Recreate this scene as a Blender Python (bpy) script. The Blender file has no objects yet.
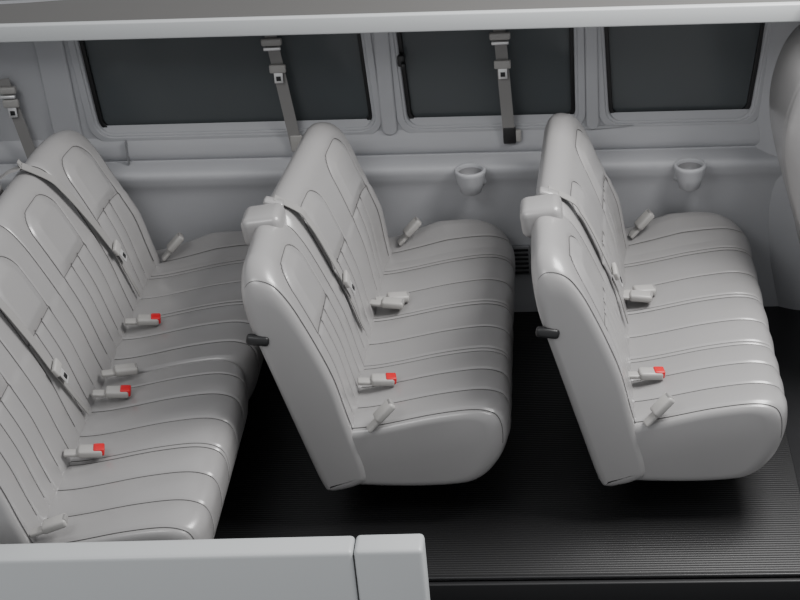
import bpy, bmesh, math, numpy as np
from mathutils import Vector, Matrix
C=bpy.context
def link(o,parent=None):
    C.collection.objects.link(o)
    if parent: o.parent=parent
    return o
def empty(name,loc=(0,0,0)):
    e=bpy.data.objects.new(name,None); e.location=loc; e.empty_display_size=.1
    return link(e)
# ---------------------------------------------------------------- materials
def mat(name,col,rough=.5,bump=0,bscale=200,spec=.5,metal=0,noise=0,coat=0):
    m=bpy.data.materials.new(name); m.use_nodes=True
    nt=m.node_tree; b=nt.nodes['Principled BSDF']
    b.inputs['Base Color'].default_value=(*col,1); b.inputs['Roughness'].default_value=rough
    b.inputs['Metallic'].default_value=metal; b.inputs['Specular IOR Level'].default_value=spec
    b.inputs['Coat Weight'].default_value=coat; b.inputs['Coat Roughness'].default_value=.26
    tc=nt.nodes.new('ShaderNodeTexCoord')
    if noise:
        n=nt.nodes.new('ShaderNodeTexNoise'); n.inputs['Scale'].default_value=6; n.inputs['Detail'].default_value=4
        r=nt.nodes.new('ShaderNodeMixRGB'); r.inputs[1].default_value=(*[c*(1-noise) for c in col],1); r.inputs[2].default_value=(*[min(1,c*(1+noise)) for c in col],1)
        nt.links.new(tc.outputs['Object'],n.inputs['Vector']); nt.links.new(n.outputs['Fac'],r.inputs[0]); nt.links.new(r.outputs[0],b.inputs['Base Color'])
    if bump:
        v=nt.nodes.new('ShaderNodeTexVoronoi'); v.inputs['Scale'].default_value=bscale
        bp=nt.nodes.new('ShaderNodeBump'); bp.inputs['Strength'].default_value=bump; bp.inputs['Distance'].default_value=.001
        nt.links.new(tc.outputs['Object'],v.inputs['Vector']); nt.links.new(v.outputs['Distance'],bp.inputs['Height']); nt.links.new(bp.outputs[0],b.inputs['Normal'])
    return m
LEA=mat('grey_leather',(.262,.256,.255),.31,.06,260,.7,noise=.03,coat=.5)
SEAM_SHADE=mat('seam_thread_shade',(.095,.093,.092),.7)  # dark stitch colour, also painting the crease shade into the seams
WALL=mat('trim_plastic',(.395,.40,.418),.5,.05,300,.4,noise=.02)
WALLD=mat('trim_plastic_dark',(.21,.213,.222),.55,.05,300,.35)
CUPM=mat('cup_holder_liner',(.22,.22,.228),.5)
BLK=mat('black_rubber',(.008,.008,.009),.5)
BLKP=mat('black_plastic',(.012,.012,.013),.4)
GLS=mat('tinted_glass',(.080,.089,.094),.18,spec=.3)
BELT=mat('belt_webbing',(.22,.215,.21),.75,.3,500)
BUCK=mat('buckle_plastic',(.33,.322,.31),.4)
RED=mat('red_button',(.55,.008,.015),.4)
CHR=mat('steel_tongue',(.75,.75,.75),.3,metal=.6)
PAINT=mat('body_paint',(.43,.445,.45),.4,noise=.01)
ROOFM=mat('roof_panel',(.085,.083,.08),.6,noise=.03)
FRAME=mat('seat_frame_steel',(.012,.012,.012),.45)
def floor_mat():
    m=mat('ribbed_floor_mat',(.008,.008,.0085),.45,spec=.45); nt=m.node_tree; b=nt.nodes['Principled BSDF']
    tc=nt.nodes.new('ShaderNodeTexCoord'); w=nt.nodes.new('ShaderNodeTexWave'); w.bands_direction='Y'; w.inputs['Scale'].default_value=26
    bp=nt.nodes.new('ShaderNodeBump'); bp.inputs['Strength'].default_value=.3; bp.inputs['Distance'].default_value=.002
    nt.links.new(tc.outputs['Object'],w.inputs['Vector']); nt.links.new(w.outputs['Fac'],bp.inputs['Height']); nt.links.new(bp.outputs[0],b.inputs['Normal'])
    return m
FLOOR=floor_mat()
# ---------------------------------------------------------------- mesh helpers
def mesh_obj(name,verts,faces,m,parent=None,smooth=True):
    me=bpy.data.meshes.new(name); me.from_pydata([tuple(v) for v in verts],[],faces); me.validate(); me.update()
    bm=bmesh.new(); bm.from_mesh(me); bmesh.ops.recalc_face_normals(bm,faces=bm.faces); bm.to_mesh(me); bm.free()
    me.materials.append(m)
    if smooth: me.polygons.foreach_set('use_smooth',[True]*len(me.polygons))
    return link(bpy.data.objects.new(name,me),parent)
def loft(name,rings,m,parent=None,closed=True,caps=True,smooth=True,fan=False):
    n=len(rings[0]); V=[p for r in rings for p in r]; F=[]
    for i in range(len(rings)-1):
        for j in range(n if closed else n-1):
            k=(j+1)%n; F.append((i*n+j,i*n+k,(i+1)*n+k,(i+1)*n+j))
    if caps and closed:
        if fan:
            for b in (0,(len(rings)-1)*n):
                for i in range(n//2-1):
                    a,c=i,n-1-i
                    if a+1<c-1: F.append((b+a,b+a+1,b+c-1,b+c))
                    elif a+1<c: F.append((b+a,b+a+1,b+c))
        else:
            F.append(tuple(range(n))[::-1]); F.append(tuple(range((len(rings)-1)*n,len(rings)*n)))
    return mesh_obj(name,V,F,m,parent,smooth)
def rbox(name,c,size,m,parent=None,bev=.008,rot=(0,0,0),seg=3,taper=None):
    bm=bmesh.new(); bmesh.ops.create_cube(bm,size=1)
    for v in bm.verts:
        if taper and v.co.z>0: v.co.x*=taper[0]; v.co.y*=taper[1]
        v.co=Vector((v.co.x*size[0],v.co.y*size[1],v.co.z*size[2]))
    bmesh.ops.bevel(bm,geom=bm.edges[:],offset=min(bev,min(size)*.49),segments=seg,affect='EDGES',profile=.5)
    me=bpy.data.meshes.new(name); bm.to_mesh(me); bm.free(); me.materials.append(m)
    me.polygons.foreach_set('use_smooth',[True]*len(me.polygons))
    o=bpy.data.objects.new(name,me); o.location=c; o.rotation_euler=rot
    return link(o,parent)
def catmull(P,n=12,closed=False):
    P=[np.array(p,float) for p in P]; out=[]; N=len(P)
    for i in range(N-1):
        p0=P[max(i-1,0)];p1=P[i];p2=P[i+1];p3=P[min(i+2,N-1)]
        for k in range(n):
            t=k/n; out.append(.5*((2*p1)+(-p0+p2)*t+(2*p0-5*p1+4*p2-p3)*t*t+(-p0+3*p1-3*p2+p3)*t**3))
    out.append(P[-1]); return np.array(out)
def resample(P,n):
    d=np.r_[0,np.cumsum(np.linalg.norm(np.diff(P,axis=0),axis=1))]; t=np.linspace(0,d[-1],n)
    return np.stack([np.interp(t,d,P[:,k]) for k in range(P.shape[1])],1)
def ribbon(name,path,wdir,width,m,parent=None,th=.003):
    P=resample(catmull(path,10),max(12,len(path)*8)); w=np.array(wdir,float); rings=[]
    for i,p in enumerate(P):
        t=P[min(i+1,len(P)-1)]-P[max(i-1,0)]; t/=np.linalg.norm(t)
        ww=w-t*(w@t); ww/=np.linalg.norm(ww); n=np.cross(t,ww)
        a=ww*width/2; b=n*th/2
        rings.append([p-a-b,p+a-b,p+a+b,p-a+b])
    return loft(name,rings,m,parent,smooth=False)
def multi_tube(name,paths,r,m,parent=None,n=6):
    V=[];F=[]
    for P in paths:
        P=np.array(P,float)
        keep=[0]+[i for i in range(1,len(P)) if np.linalg.norm(P[i]-P[i-1])>1e-5]; P=P[keep]
        b0=len(V)
        for i,p in enumerate(P):
            t=P[min(i+1,len(P)-1)]-P[max(i-1,0)]; t/=np.linalg.norm(t)+1e-9
            u=np.cross(t,[.31,.11,.94]); u/=np.linalg.norm(u)+1e-9; v=np.cross(t,u)
            for a in np.linspace(0,2*math.pi,n,endpoint=False): V.append(p+r*(math.cos(a)*u+math.sin(a)*v))
        for i in range(len(P)-1):
            for j in range(n):
                k=(j+1)%n; F.append((b0+i*n+j,b0+i*n+k,b0+(i+1)*n+k,b0+(i+1)*n+j))
    return mesh_obj(name,V,F,m,parent)
def lathe(name,prof,c,m,parent=None,n=40,rot=(0,0,0)):
    rings=[[ (r*math.cos(a),r*math.sin(a),z) for a in np.linspace(0,2*math.pi,n,endpoint=False)] for r,z in prof]
    o=loft(name,rings,m,parent,caps=False); o.location=c; o.rotation_euler=rot; return o
def normals2(P,closed=False):
    d=np.zeros_like(P); N=len(P)
    for i in range(N):
        a=P[(i-1)%N] if closed or i>0 else P[i]; b=P[(i+1)%N] if closed or i<N-1 else P[i]
        d[i]=b-a
    d/=np.linalg.norm(d,axis=1)[:,None]+1e-9
    return np.stack([d[:,1],-d[:,0]],1)
def rnd(dist,r):
    if dist>=r: return 0.
    k=(r-max(dist,0))/r; return r*(1-math.sqrt(max(0,1-k*k)))
class Grid:
    def __init__(s,ys,rings): s.ys=np.array(ys); s.R=np.array(rings)
    def col(s,y,j0,j1):
        i=int(np.clip(np.searchsorted(s.ys,y)-1,0,len(s.ys)-2)); f=(y-s.ys[i])/(s.ys[i+1]-s.ys[i])
        return s.R[i,j0:j1]*(1-f)+s.R[i+1,j0:j1]*f
    def at(s,y,j):
        j=float(np.clip(j,0,s.R.shape[1]-1.001)); a=int(j); c=s.col(y,a,a+2); return c[0]*(1-(j-a))+c[1]*(j-a)
# ---------------------------------------------------------------- bench seats
def pleat(y,seams,amp=.0048,gd=.0045,gw=.005):
    s=sorted(seams); h=0
    for a,b in zip(s[:-1],s[1:]):
        if a<=y<=b:
            t=(y-a)/(b-a)*2-1; h=amp*min(1,(b-a)/.09)*(1-t*t); break
    g=sum(math.exp(-((y-q)/gw)**2) for q in s); return h-gd*min(g,1)
CP=[(-.11,.165),(.15,.150),(.34,.155),(.42,.18),(.475,.24),(.501,.305),(.506,.365),(.497,.412),(.468,.439),(.40,.450),(.27,.435),(.12,.405),(.03,.39),(-.06,.385),(-.11,.38)]
CPR=resample(catmull(CP,12),130)
def ystations(y0,y1,step=.0042):
    return [y0+x for x in (0,.0008,.003,.006,.010,.015,.021,.028,.036)]+list(np.arange(y0+.040,y1-.058,step))+[y1-x for x in (.055,.045,.036,.028,.021,.015,.010,.006,.003,.0008,0)]
def cushion(name,y0,y1,seams,parent,wing_far=True,rn=.032,rf=.06,side=True):
    prof=CPR; N=normals2(prof,True)
    c=prof.mean(0)
    if ((prof-c)*N).sum()<0: N=-N
    ys=ystations(y0,y1); ss=list(seams)
    if side: ss.append(y0+.022)
    rings=[]
    for y in ys:
        d=rnd(y-y0,rn)+rnd(y1-y,rf); ps=pleat(y,ss)
        cf=rnd(y1-y,.20)*(.95 if wing_far else .2)+rnd(y-y0,.12)*.4
        rise=.045*max(0,min(1,(y-1.36)/.16)) if wing_far else 0
        ring=[]
        for (x,z),(nx,nz) in zip(prof,N):
            w=max(0,min(1,nz*1.6+.6*max(nx,0))) if (nz>-.2 and x>-.08) else 0
            X=x+nx*(ps*w-d); Z=z+nz*(ps*w-d)
            if x>0: X-=cf*(x/.5)
            if z>.30: Z+=rise*(1-abs(x-.25)/.5)
            ring.append((X,y,Z))
        rings.append(ring)
    o=loft(name,rings,LEA,parent); G=Grid(ys,rings)
    jf=int(np.argmin(np.abs(prof[:,0]-.501)+np.abs(prof[:,1]-.31)*.5)); je=len(prof)-8
    paths=[G.col(s,jf,je)+np.array([.0005,0,.0013]) for s in ss if y0+.01<s<y1-.01]
    multi_tube(name+'_seams',paths,.0013,SEAM_SHADE,parent)  # dark tubes in the grooves add painted shade between pleats
    return G
BP=[(.08,-.038),(.02,-.030),(.002,.01),(0,.2),(0,.45),(0,.6),(.003,.69),(.018,.765),(.052,.805),(.095,.800),(.130,.765),(.152,.70),(.166,.62),(.180,.5),(.187,.38),(.18,.25),(.175,.12),(.172,.03),(.155,-.025),(.10,-.038)]
BPR=resample(catmull(BP,12),226)
FJ=int(np.argmax(BPR[:,1]))
def bpt(s,t,rec,base=(-.13,.165)):
    u=np.array([-math.sin(rec),math.cos(rec)]); n=np.array([math.cos(rec),math.sin(rec)])
    return np.array(base)+u*s+n*t
def frontT(s):
    fr=[p for p in BP[9:18]][::-1]; return float(np.interp(s,[p[1] for p in fr],[p[0] for p in fr]))
def jfront(s):
    fr=BPR[FJ:,1]; return FJ+float(np.interp(-s,-fr,np.arange(len(fr))))
def sdrr(px,py,hx,hy,r):
    qx=abs(px)-hx+r; qy=abs(py)-hy+r
    return math.hypot(max(qx,0),max(qy,0))+min(max(qx,qy),0)-r
def lean(y,s,k): return k*max(0,(y-.6)/.9)*s/.8
PT,PB=.745,.10
def backrest(name,y0,y1,gaps,seats,rec,parent,far_c=.17,far_drop=.10,near_c=.12,near_drop=.075,H0=.80,ln=.06,gapd=.028,dx=0):
    N=normals2(BPR,True); c=BPR.mean(0)
    if ((BPR-c)*N).sum()<0: N=-N
    ys=ystations(y0,y1)
    full=[y0+.024,y1-.03]+[g for g in gaps]; SB=.505
    lows=[]
    for c0,hw in seats: lows+= [c0-hw*.74,c0-hw*.22,c0+hw*.22,c0+hw*.74]
    lo=sorted(full+lows); rings=[]; pm=(PT+PB)/2; ph=(PT-PB)/2
    for y in ys:
        d=rnd(y-y0,.03)+rnd(y1-y,.055)
        H=H0-near_drop*rnd(y-y0,near_c)/near_c-far_drop*rnd(y1-y,far_c)/far_c
        for g in gaps: H-=gapd*math.exp(-((y-g)/.022)**2)
        k=H/.80; ps=pleat(y,lo); pf=pleat(y,full,amp=0)
        inside=any(abs(y-c0)<hw*.74 for c0,hw in seats)
        ring=[]
        for (t,s),(nt,ns) in zip(BPR,N):
            w=max(0,min(1,nt*1.8))*max(0,min(1,(s+.01)/.05))
            f=max(0,min(1,(SB-s)/.02)); disp=(ps*f+(pf*(1-f)))*w
            if inside: disp-=.004*math.exp(-((s-SB)/.006)**2)*w
            for c0,hw in seats:
                if abs(y-c0)<hw*1.0 and s>SB:
                    sd=sdrr(y-c0,s-pm,hw*.74,ph,.085)
                    if abs(sd)<.03: disp-=.005*math.exp(-(sd/.005)**2)*w
                    if sd<0: disp+=.013*min(1,-sd/.05)*min(1,(s-SB)/.04)*w
            bol=.022*(math.exp(-((y-y1+.08)/.05)**2))*max(0,min(1,(.6-s)/.2))*w
            T=t+nt*(disp-d+bol); S_=(s+ns*(disp*.6-d)); 
            if s>0: S_*=k
            p=bpt(S_,T,rec); ring.append((p[0]+lean(y,max(s,0),ln)+dx,y,p[1]))
        rings.append(ring)
    loft(name,rings,LEA,parent,fan=True); G=Grid(ys,rings); off=np.array([.0020,0,.0010]); paths=[]
    for g in full: paths.append(G.col(g,FJ-14,len(BPR)-30)+off)
    j0=int(jfront(SB))
    for i,g in enumerate(lows): paths.append(G.col(g,j0,len(BPR)-34)+off)
    for c0,hw in seats:
        hx,r=hw*.74,.085; L=[(c0+hx,SB)]
        for cx,a0 in ((hx-r,0),(-hx+r,90)):
            for q in np.linspace(0,90,12): a=math.radians(a0+q); L.append((c0+cx+r*math.cos(a),PT-r+r*math.sin(a)))
        L+=[(c0-hx,SB)]
        L=resample(np.array(L),110); paths.append([G.at(y,jfront(s))+off for y,s in L])
        paths.append([G.at(y,jfront(SB))+off for y in np.linspace(c0-hx,c0+hx,50)])
    multi_tube(name+'_seams',paths,.0013,SEAM_SHADE,parent)  # stitch lines coloured dark to stand in for groove shade
    return G
def buckle(y,x,z,parent,red=True,rot=(0,0,0),k=1):
    g=empty('buckle_%d'%k); g.parent=parent; g.location=(x,y,z); g.rotation_euler=rot
    rbox('buckle_body',(0,0,0),(.080,.050,.028),BUCK,g,.009)
    rbox('stalk',(-.055,0,-.006),(.06,.034,.014),BUCK,g,.005)
    if red: rbox('release_button',(.028,0,.005),(.036,.041,.026),RED,g,.005)
    else: rbox('release_slot',(.036,0,.004),(.012,.030,.020),BELT,g,.003)
    return g
def belt_on_back(y_top,y_bot,s_bot,rec,parent,k,H=.80,over=True,ln=.06,dx=0):
    P=[]; kk=H/.80
    for i,s in enumerate(np.linspace(.86 if over else .80,s_bot,9)):
        f=i/8; y=y_top+(y_bot-y_top)*f
        if s>.79: p=bpt(.825*kk,.09,rec)
        else: p=bpt(s*kk,frontT(s)+.022,rec)
        P.append((p[0]+lean(y,s,ln)+dx,y,p[1]))
    if over:
        L=lean(y_top,.8,ln)
        p=bpt(.825*kk,.03,rec); P.insert(0,(p[0]+L,y_top-.02,p[1])); p=bpt(.78*kk,-.008,rec); P.insert(0,(p[0]+L,y_top-.03,p[1]))
        p=bpt(.5,-.01,rec); P.insert(0,(p[0]+L*.6,y_top-.03,p[1]))
    g=empty('shoulder_belt_%d'%k); g.parent=parent
    ribbon('webbing',P,(0,1,0),.042,BELT,g)
    e=P[-1]
    tg=empty('tongue_%d'%k); tg.parent=g; tg.location=(e[0]+.006,e[1],e[2]); tg.rotation_euler=(.25,-(rec+.05),0)
    rbox('tongue_grip',(0.006,0,0),(.016,.062,.036),BUCK,tg,.006)
    rbox('tongue_blade',(0.008,0,-.038),(.005,.034,.052),CHR,tg,.0015)
    rbox('tongue_slot',(.0115,0,-.044),(.003,.018,.018),BLKP,tg,.0008)
def legs(y0,y1,parent):
    for i,y in enumerate(y for y in (y0+.28,y1-.35)):
        rbox('leg_rail_%d'%i,(.14,y,.012),(.46,.05,.022),FRAME,parent,.005)
        rbox('leg_front_%d'%i,(.30,y,.09),(.05,.045,.17),FRAME,parent,.006,rot=(0,.15,0))
        rbox('leg_rear_%d'%i,(-.02,y,.09),(.05,.045,.17),FRAME,parent,.006,rot=(0,-.15,0))
def bench(x0,rec,dx=0,ln=.06):
    g=empty('bench_seat',(x0,0,0)); Y0,Y1=.19,1.50
    cushion('cushion',Y0+.008,1.60,[.34,.47,.590,.612,.76,.925,.948,1.11,1.29,1.312,1.44],g)
    backrest('backrest',Y0,Y1,[.615],[(.405,.17),(.82,.17),(1.26,.185)],rec,g,H0=.825,near_drop=.095,near_c=.14,dx=dx,ln=ln)
    p=bpt(.806,.055,rec)
    rbox('belt_guide',(p[0]+dx+.004,.594,p[1]),(.138,.135,.105),LEA,g,.028,rot=(0,-rec*.4,0),seg=6)
    p=bpt(.840,.09,rec); rbox('belt_guide_slot',(p[0]+dx+.004,.676,p[1]-.002),(.07,.045,.024),LEA,g,.01,rot=(0,.3,0))
    belt_on_back(.69,.69,.47,rec,g,1,H=.825,over=False,dx=dx,ln=ln)
    P=[(*bpt(s,frontT(s)+.018,rec),y) for s,y in ((.46,.69),(.38,.70),(.30,.715),(.26,.73))]
    ribbon('lap_webbing',[(a+dx,y,b) for a,b,y in P],(0,1,0),.022,BELT,g)
    p=bpt(.60,-.002,rec)
    rbox('recliner_latch',(p[0]+.014+dx,Y0+.004,p[1]),(.075,.03,.035),BLKP,g,.012,rot=(0,.15,0))
    buckle(.44,.075,.432,g,True,(0,.12,.15),1)
    buckle(1.02,.085,.432,g,False,(0,.1,.25),2); buckle(.97,.07,.436,g,False,(0,.1,-.05),3)
    buckle(.215,.10,.450,g,False,(0,-.75,.3),4)
    buckle(1.49,.11,.485,g,False,(0,-.75,.3),5)
    legs(Y0,Y1,g); return g
S=.9036
bench(0,.278,ln=.085); bench(S-.005,.275,dx=.022,ln=.055)
# rear 4-place bench
g=empty('bench_seat',(-S,0,0)); rec3=.33
cushion('cushion_far',.585,1.56,[.70,.84,.97,.992,1.15,1.31,1.332,1.43],g,True,.02,.06,side=False)
cushion('cushion_near',-.42,.58,[-.26,-.11,.03,.052,.20,.35,.48],g,False,.032,.02)
backrest('backrest',-.42,1.50,[.09,.585,1.045],[(-.16,.18),(.335,.18),(.81,.18),(1.26,.18)],rec3,g,far_c=.35,far_drop=.085,H0=.855,ln=.04,gapd=.006)
belt_on_back(.96,1.08,.40,rec3,g,1,H=.86,ln=.04); belt_on_back(.17,.22,.40,rec3,g,2,H=.86,ln=.04)
for i,(a,b) in enumerate((((.42,1.08),(.2,1.12)),((.42,.22),(.2,.30)))):
    P=[]
    for f in np.linspace(0,1,5):
        s=a[0]+(b[0]-a[0])*f; y=a[1]+(b[1]-a[1])*f; p=bpt(s,frontT(s)+.018,rec3); P.append((p[0]+lean(y,s,.04),y,p[1]))
    ribbon('lap_webbing_%d'%i,P,(0,1,0),.022,BELT,g)
buckle(.90,.075,.432,g,True,(0,.12,.2),1); buckle(.40,.07,.432,g,True,(0,.12,.15),2); buckle(.54,.07,.436,g,False,(0,.1,.35),3)
buckle(.04,.06,.432,g,True,(0,.12,.2),4); buckle(-.37,.05,.445,g,False,(0,-.3,.1),5); buckle(1.44,.08,.475,g,False,(0,-.75,.3),6)
legs(-.2,1.2,g)
# ---------------------------------------------------------------- far wall
SH=-.013
def rr(x0,x1,y0,y1,r,dx=0,sl=0,n=8):
    pts=[]
    for cx,cy,a0 in ((x1-r,y0+r,-90),(x1-r,y1-r,0),(x0+r,y1-r,90),(x0+r,y0+r,180)):
        for k in range(n+1):
            a=math.radians(a0+90*k/n); pts.append([cx+r*math.cos(a),cy+r*math.sin(a)])
    out=[]
    for x,y in pts:
        f=(y-y0)/(y1-y0); cxm=(x0+x1)/2
        if isinstance(dx,tuple): x+= (dx[0] if x<cxm else dx[1])*f
        out.append((x,y+SH*x))
    return out
def grow(P,d):
    P=np.array(P); c=P.mean(0); N=normals2(P,True)
    if ((P-c)*N).sum()<0: N=-N
    return P+N*d
TILT=.10; WO=(0,1.70,.72)
def plate(name,outer,holes,m,depth,ext,bev,parent=None):
    cu=bpy.data.curves.new(name,'CURVE'); cu.dimensions='2D'; cu.fill_mode='BOTH'; cu.extrude=ext; cu.bevel_depth=bev; cu.bevel_resolution=3
    for L in [outer]+holes:
        sp=cu.splines.new('POLY'); sp.points.add(len(L)-1); sp.use_cyclic_u=True
        for q,(x,y) in zip(sp.points,L): q.co=(x,y,0,1)
    o=bpy.data.objects.new(name,cu); link(o)
    dg=C.evaluated_depsgraph_get(); me=bpy.data.meshes.new_from_object(o.evaluated_get(dg)); bpy.data.objects.remove(o)
    M=Matrix.Translation(Vector(WO))@Matrix.Rotation(math.pi/2+TILT,4,'X')@Matrix.Translation((0,0,depth))
    me.transform(M); me.materials.clear(); me.materials.append(m)
    return link(bpy.data.objects.new(name,me),parent)
WIN=[rr(-1.130,-.022,.104,.60,.06,(-.02,-.02)),rr(.098,.764,.104,.60,.055,(-.02,.0)),rr(.878,1.428,.104,.60,.055,(-.02,.06))]
wall=empty('wall_left')
plate('upper_panel',[(-2.1,.04),(2.4,.0),(2.4,.66),(-2.1,.70)],[list(map(tuple,grow(w,.0))) for w in WIN],WALL,-.012,.012,.008,wall)
for i,w in enumerate(WIN):
    plate('bezel_%d'%i,list(map(tuple,grow(w,.028))),[list(map(tuple,grow(w,.008)))],WALL,.004,.005,.005,wall)
    wn=empty('window_%d'%(i+1))
    plate('gasket',list(map(tuple,grow(w,.02))),[list(map(tuple,grow(w,-.020)))],BLK,-.022,.006,.004,wn)
    plate('glass',list(map(tuple,grow(w,.02))),[],GLS,-.034,.003,0,wn)
for i,(a,b) in enumerate(((.010,.055),(.805,.838),(-1.30,-1.20))):
    plate('pillar_cover_%d'%i,rr(a,b,.09,.64,.02),[],WALL,.010,.006,.008,wall)
def sweepx(name,prof,x0,x1,m,parent,n=2,shear=True):
    rings=[[(x,y,z+(SH*x if shear else 0)) for y,z in prof] for x in np.linspace(x0,x1,n)]
    return loft(name,rings,m,parent,closed=False,caps=False)
LP=resample(catmull([(1.70,.86),(1.676,.80),(1.668,.775),(1.666,.745),(1.674,.722),(1.684,.714),(1.675,.708),(1.640,.700),(1.608,.690),(1.598,.672),(1.604,.64),(1.625,.57),(1.642,.4),(1.65,.2),(1.655,.05),(1.66,-.02)],8),150)
sweepx('lower_panel',[tuple(p) for p in LP],-2.1,2.4,WALL,wall)
rbox('joint_strip_1',(-1.02,1.662,.77),(.004,.02,.10),WALLD,wall,.001)
for i,x in enumerate((.345,1.185)):
    c=empty('cup_holder',(x,1.552,.696+SH*x))
    lathe('cup_shell',[(.020,-.100),(.040,-.088),(.052,-.045),(.059,-.012),(.062,.0),(.059,.006),(.052,.007),(.048,0),(.044,-.04)],(0,0,0),WALL,c)
    lathe('cup_liner',[(.0485,.001),(.044,-.030),(.040,-.034),(.0001,-.034)],(0,0,.0),CUPM,c)
    rbox('mount',(0,.070,-.050),(.120,.045,.09),WALL,c,.02,seg=5)
v=empty('air_vent',(.52,1.635,.25))
rbox('frame',(0,.004,0),(.085,.02,.13),WALLD,v,.005)
for k in range(6): rbox('slot_%d'%k,(0,-.008,-.05+k*.02),(.07,.006,.010),BLK,v,.002)
def wall_belt(x0,x1,zt,zb,y,low,tz):
    g=empty('seat_belt'); X=lambda z:x0+(x1-x0)*(zt-z)/(zt-zb); Yf=lambda z:y+(-.06*(z-.72))
    ribbon('webbing',[(X(z),Yf(z),z) for z in np.linspace(zt,zb,6)],(1,0,0),.046,BELT,g)
    z=tz[0]; rbox('d_ring_cover',(X(z),Yf(z)-.010,z),(.080,.022,.030),BUCK,g,.008)
    rbox('d_ring',(X(z),Yf(z)-.014,z-.026),(.066,.014,.014),CHR,g,.004)
    z=tz[1]; rbox('tongue_grip',(X(z),Yf(z)-.012,z),(.064,.018,.034),BUCK,g,.006)
    rbox('tongue_blade',(X(z),Yf(z)-.012,z-.036),(.034,.005,.046),CHR,g,.0015)
    rbox('tongue_slot',(X(z),Yf(z)-.0155,z-.040),(.018,.003,.018),BLKP,g,.0008)
    if low:
        rbox('anchor_plate',(X(zb)-.0,Yf(zb)-.002,zb+.035),(.05,.012,.07),low,g,.008)
        rbox('anchor_bolt',(X(zb)+.03,Yf(zb)+.006,zb+.03),(.03,.02,.05),BUCK,g,.006)
wall_belt(-.395,-.335,1.33,.755,1.655,BUCK,(1.225,1.115))
wall_belt(.475,.50,1.33,.755,1.655,BLKP,(1.21,1.095))
wall_belt(-1.45,-1.39,1.12,.72,1.640,None,(1.075,1.02))
hk=empty('coat_hook',(.10,1.655,1.115)); rbox('hook_base',(0,0,0),(.03,.03,.05),BLKP,hk,.01); rbox('hook_tip',(.008,-.02,-.012),(.02,.03,.02),BLKP,hk,.008)
# B pillar at the right
pil=[(1.40,1.70),(1.43,1.665),(1.47,1.63),(1.54,1.60),(1.62,1.60),(1.70,1.64),(1.72,1.72)]
pp=catmull(pil,6)
loft('trim_1',[[(x+dx,y-ty,z) for x,y in pp] for z,dx,ty in ((-.02,.10,-.02),(.2,.07,0),(.45,.04,0),(.7,.03,0),(.9,.035,.0),(1.1,.05,.02),(1.38,.08,.05))],WALL,None,closed=False,caps=False)
pc=catmull([(-1.62,1.70),(-1.68,1.66),(-1.74,1.60),(-1.80,1.48),(-1.83,1.2),(-1.84,-.5)],6)
loft('wall_rear',[[(x,y,z) for x,y in pc] for z in (-.02,.7,1.4)],WALLD,None,closed=False,caps=False)
# ---------------------------------------------------------------- floor, ceiling, near side
rbox('floor',(-.2,.80,-.025),(3.34,1.76,.05),FLOOR,None,.002)
rbox('floor_front',(2.0,.80,-.030),(1.06,1.76,.05),BLKP,None,.002)
th=empty('door_sill'); rbox('sill_strip',(.85,-.085,-.002),(3.2,.012,.012),BLKP,th,.004); rbox('step_riser',(.9,-.10,-.13),(3.2,.02,.24),BLK,th,.004)
rbox('step_tread',(.9,-.45,-.24),(3.2,.7,.03),BLK,th,.006)
ang=math.atan2(1.247-1.381,2.78)
rf=empty('ceiling',(0,1.316,1.388)); rf.rotation_euler=(0,0,ang)
rbox('roof_edge',(0,.0,0),(5.2,.03,.066),PAINT,rf,.006)
rbox('roof_skin',(0,.34,.012),(5.2,.66,.035),ROOFM,rf,.004)
nb=empty('wall_right',(0,-.5,0)); sl=.012
rbox('side_panel_rear',(-.675,-.02,.21),(1.50,.09,.50),PAINT,nb,.014,rot=(0,-sl,0))
rbox('side_panel_front',(.177,-.02,.222),(.20,.09,.50),PAINT,nb,.014,rot=(0,-sl,0))
rbox('panel_gap',(.0755,-.016,.21),(.02,.08,.49),BLKP,nb,.004)
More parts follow.
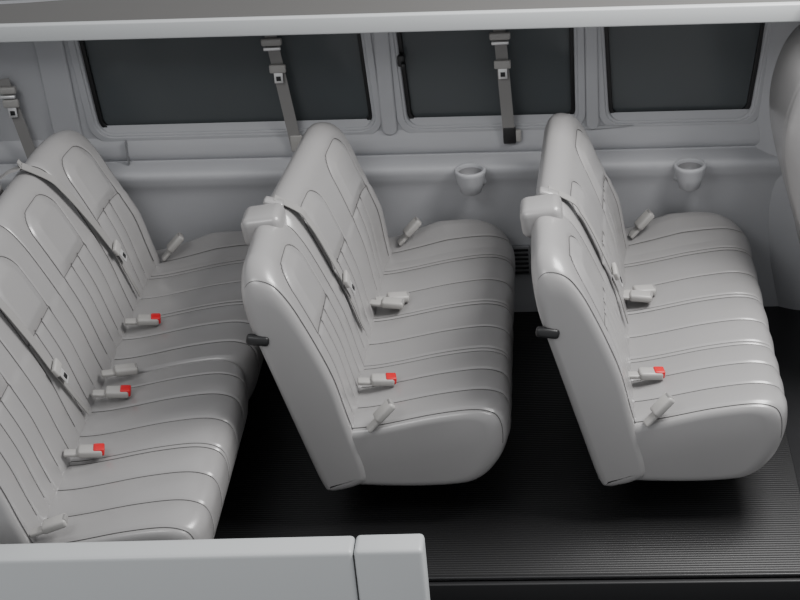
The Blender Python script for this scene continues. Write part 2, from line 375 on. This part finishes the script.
# ---------------------------------------------------------------- driver seat
ds=empty('driver_seat',(1.455,0,0))
BPd=resample(catmull([(.12,.46),(.10,.55),(.065,.68),(.02,.85),(.0,.98),(.01,1.10),(.05,1.22),(.11,1.29),(.17,1.30),(.22,1.22),(.23,1.05),(.25,.8),(.28,.55),(.28,.45)],8),80)
Nn=normals2(BPd,True)
if ((BPd-BPd.mean(0))*Nn).sum()<0: Nn=-Nn
rings=[]
for y in np.r_[.92,np.linspace(.922,1.478,60),1.48]:
    d=rnd(y-.92,.09)+rnd(1.48-y,.09); ps=pleat(y,[1.0,1.4],.004)
    rings.append([(x+nx*(ps-d),y,z+nz*(ps-d)) for (x,z),(nx,nz) in zip(BPd,Nn)])
loft('backrest',rings,LEA,ds)
rbox('cushion',(.50,1.2,.42),(.52,.52,.14),LEA,ds,.05,seg=6)
rbox('head_restraint',(.15,1.2,1.39),(.11,.27,.17),LEA,ds,.045,seg=6)
rbox('pedestal',(.52,1.2,.18),(.42,.4,.36),WALLD,ds,.02)
# ---------------------------------------------------------------- lights & world
w=bpy.data.worlds.new('studio'); C.scene.world=w; w.use_nodes=True
w.node_tree.nodes['Background'].inputs[0].default_value=(.965,.978,1,1); w.node_tree.nodes['Background'].inputs[1].default_value=.60
def area(name,loc,target,size,energy,col=(1,1,1)):
    l=bpy.data.lights.new(name,'AREA'); l.shape='RECTANGLE'; l.size=size[0]; l.size_y=size[1]; l.energy=energy; l.color=col
    o=bpy.data.objects.new(name,l); o.location=loc; o.rotation_euler=(Vector(target)-Vector(loc)).to_track_quat('-Z','Y').to_euler(); link(o)
area('overhead_softbox',(2.2,.6,3.3),(.1,.8,.5),(1.9,1.2),205,(1,.99,.98))
area('side_softbox',(-1.5,-2.2,4.2),(0,1.5,.8),(2.0,1.2),50)
# ---------------------------------------------------------------- camera
p,yw,ro,f=.4984,-.1104,-.0805,1704.9
F=Vector((math.sin(yw)*math.cos(p),math.cos(yw)*math.cos(p),-math.sin(p)))
rt=Vector((math.cos(yw),-math.sin(yw),0)); up=rt.cross(F)
r2=rt*math.cos(ro)+up*math.sin(ro); u2=-rt*math.sin(ro)+up*math.cos(ro)
cam=bpy.data.cameras.new('camera'); cam.sensor_width=36; cam.lens=f/800*36
co=bpy.data.objects.new('camera',cam); link(co)
M=Matrix((r2,u2,-F)).transposed().to_4x4(); M.translation=Vector((.6994,-4.4633,3.423)); co.matrix_world=M
C.scene.camera=co
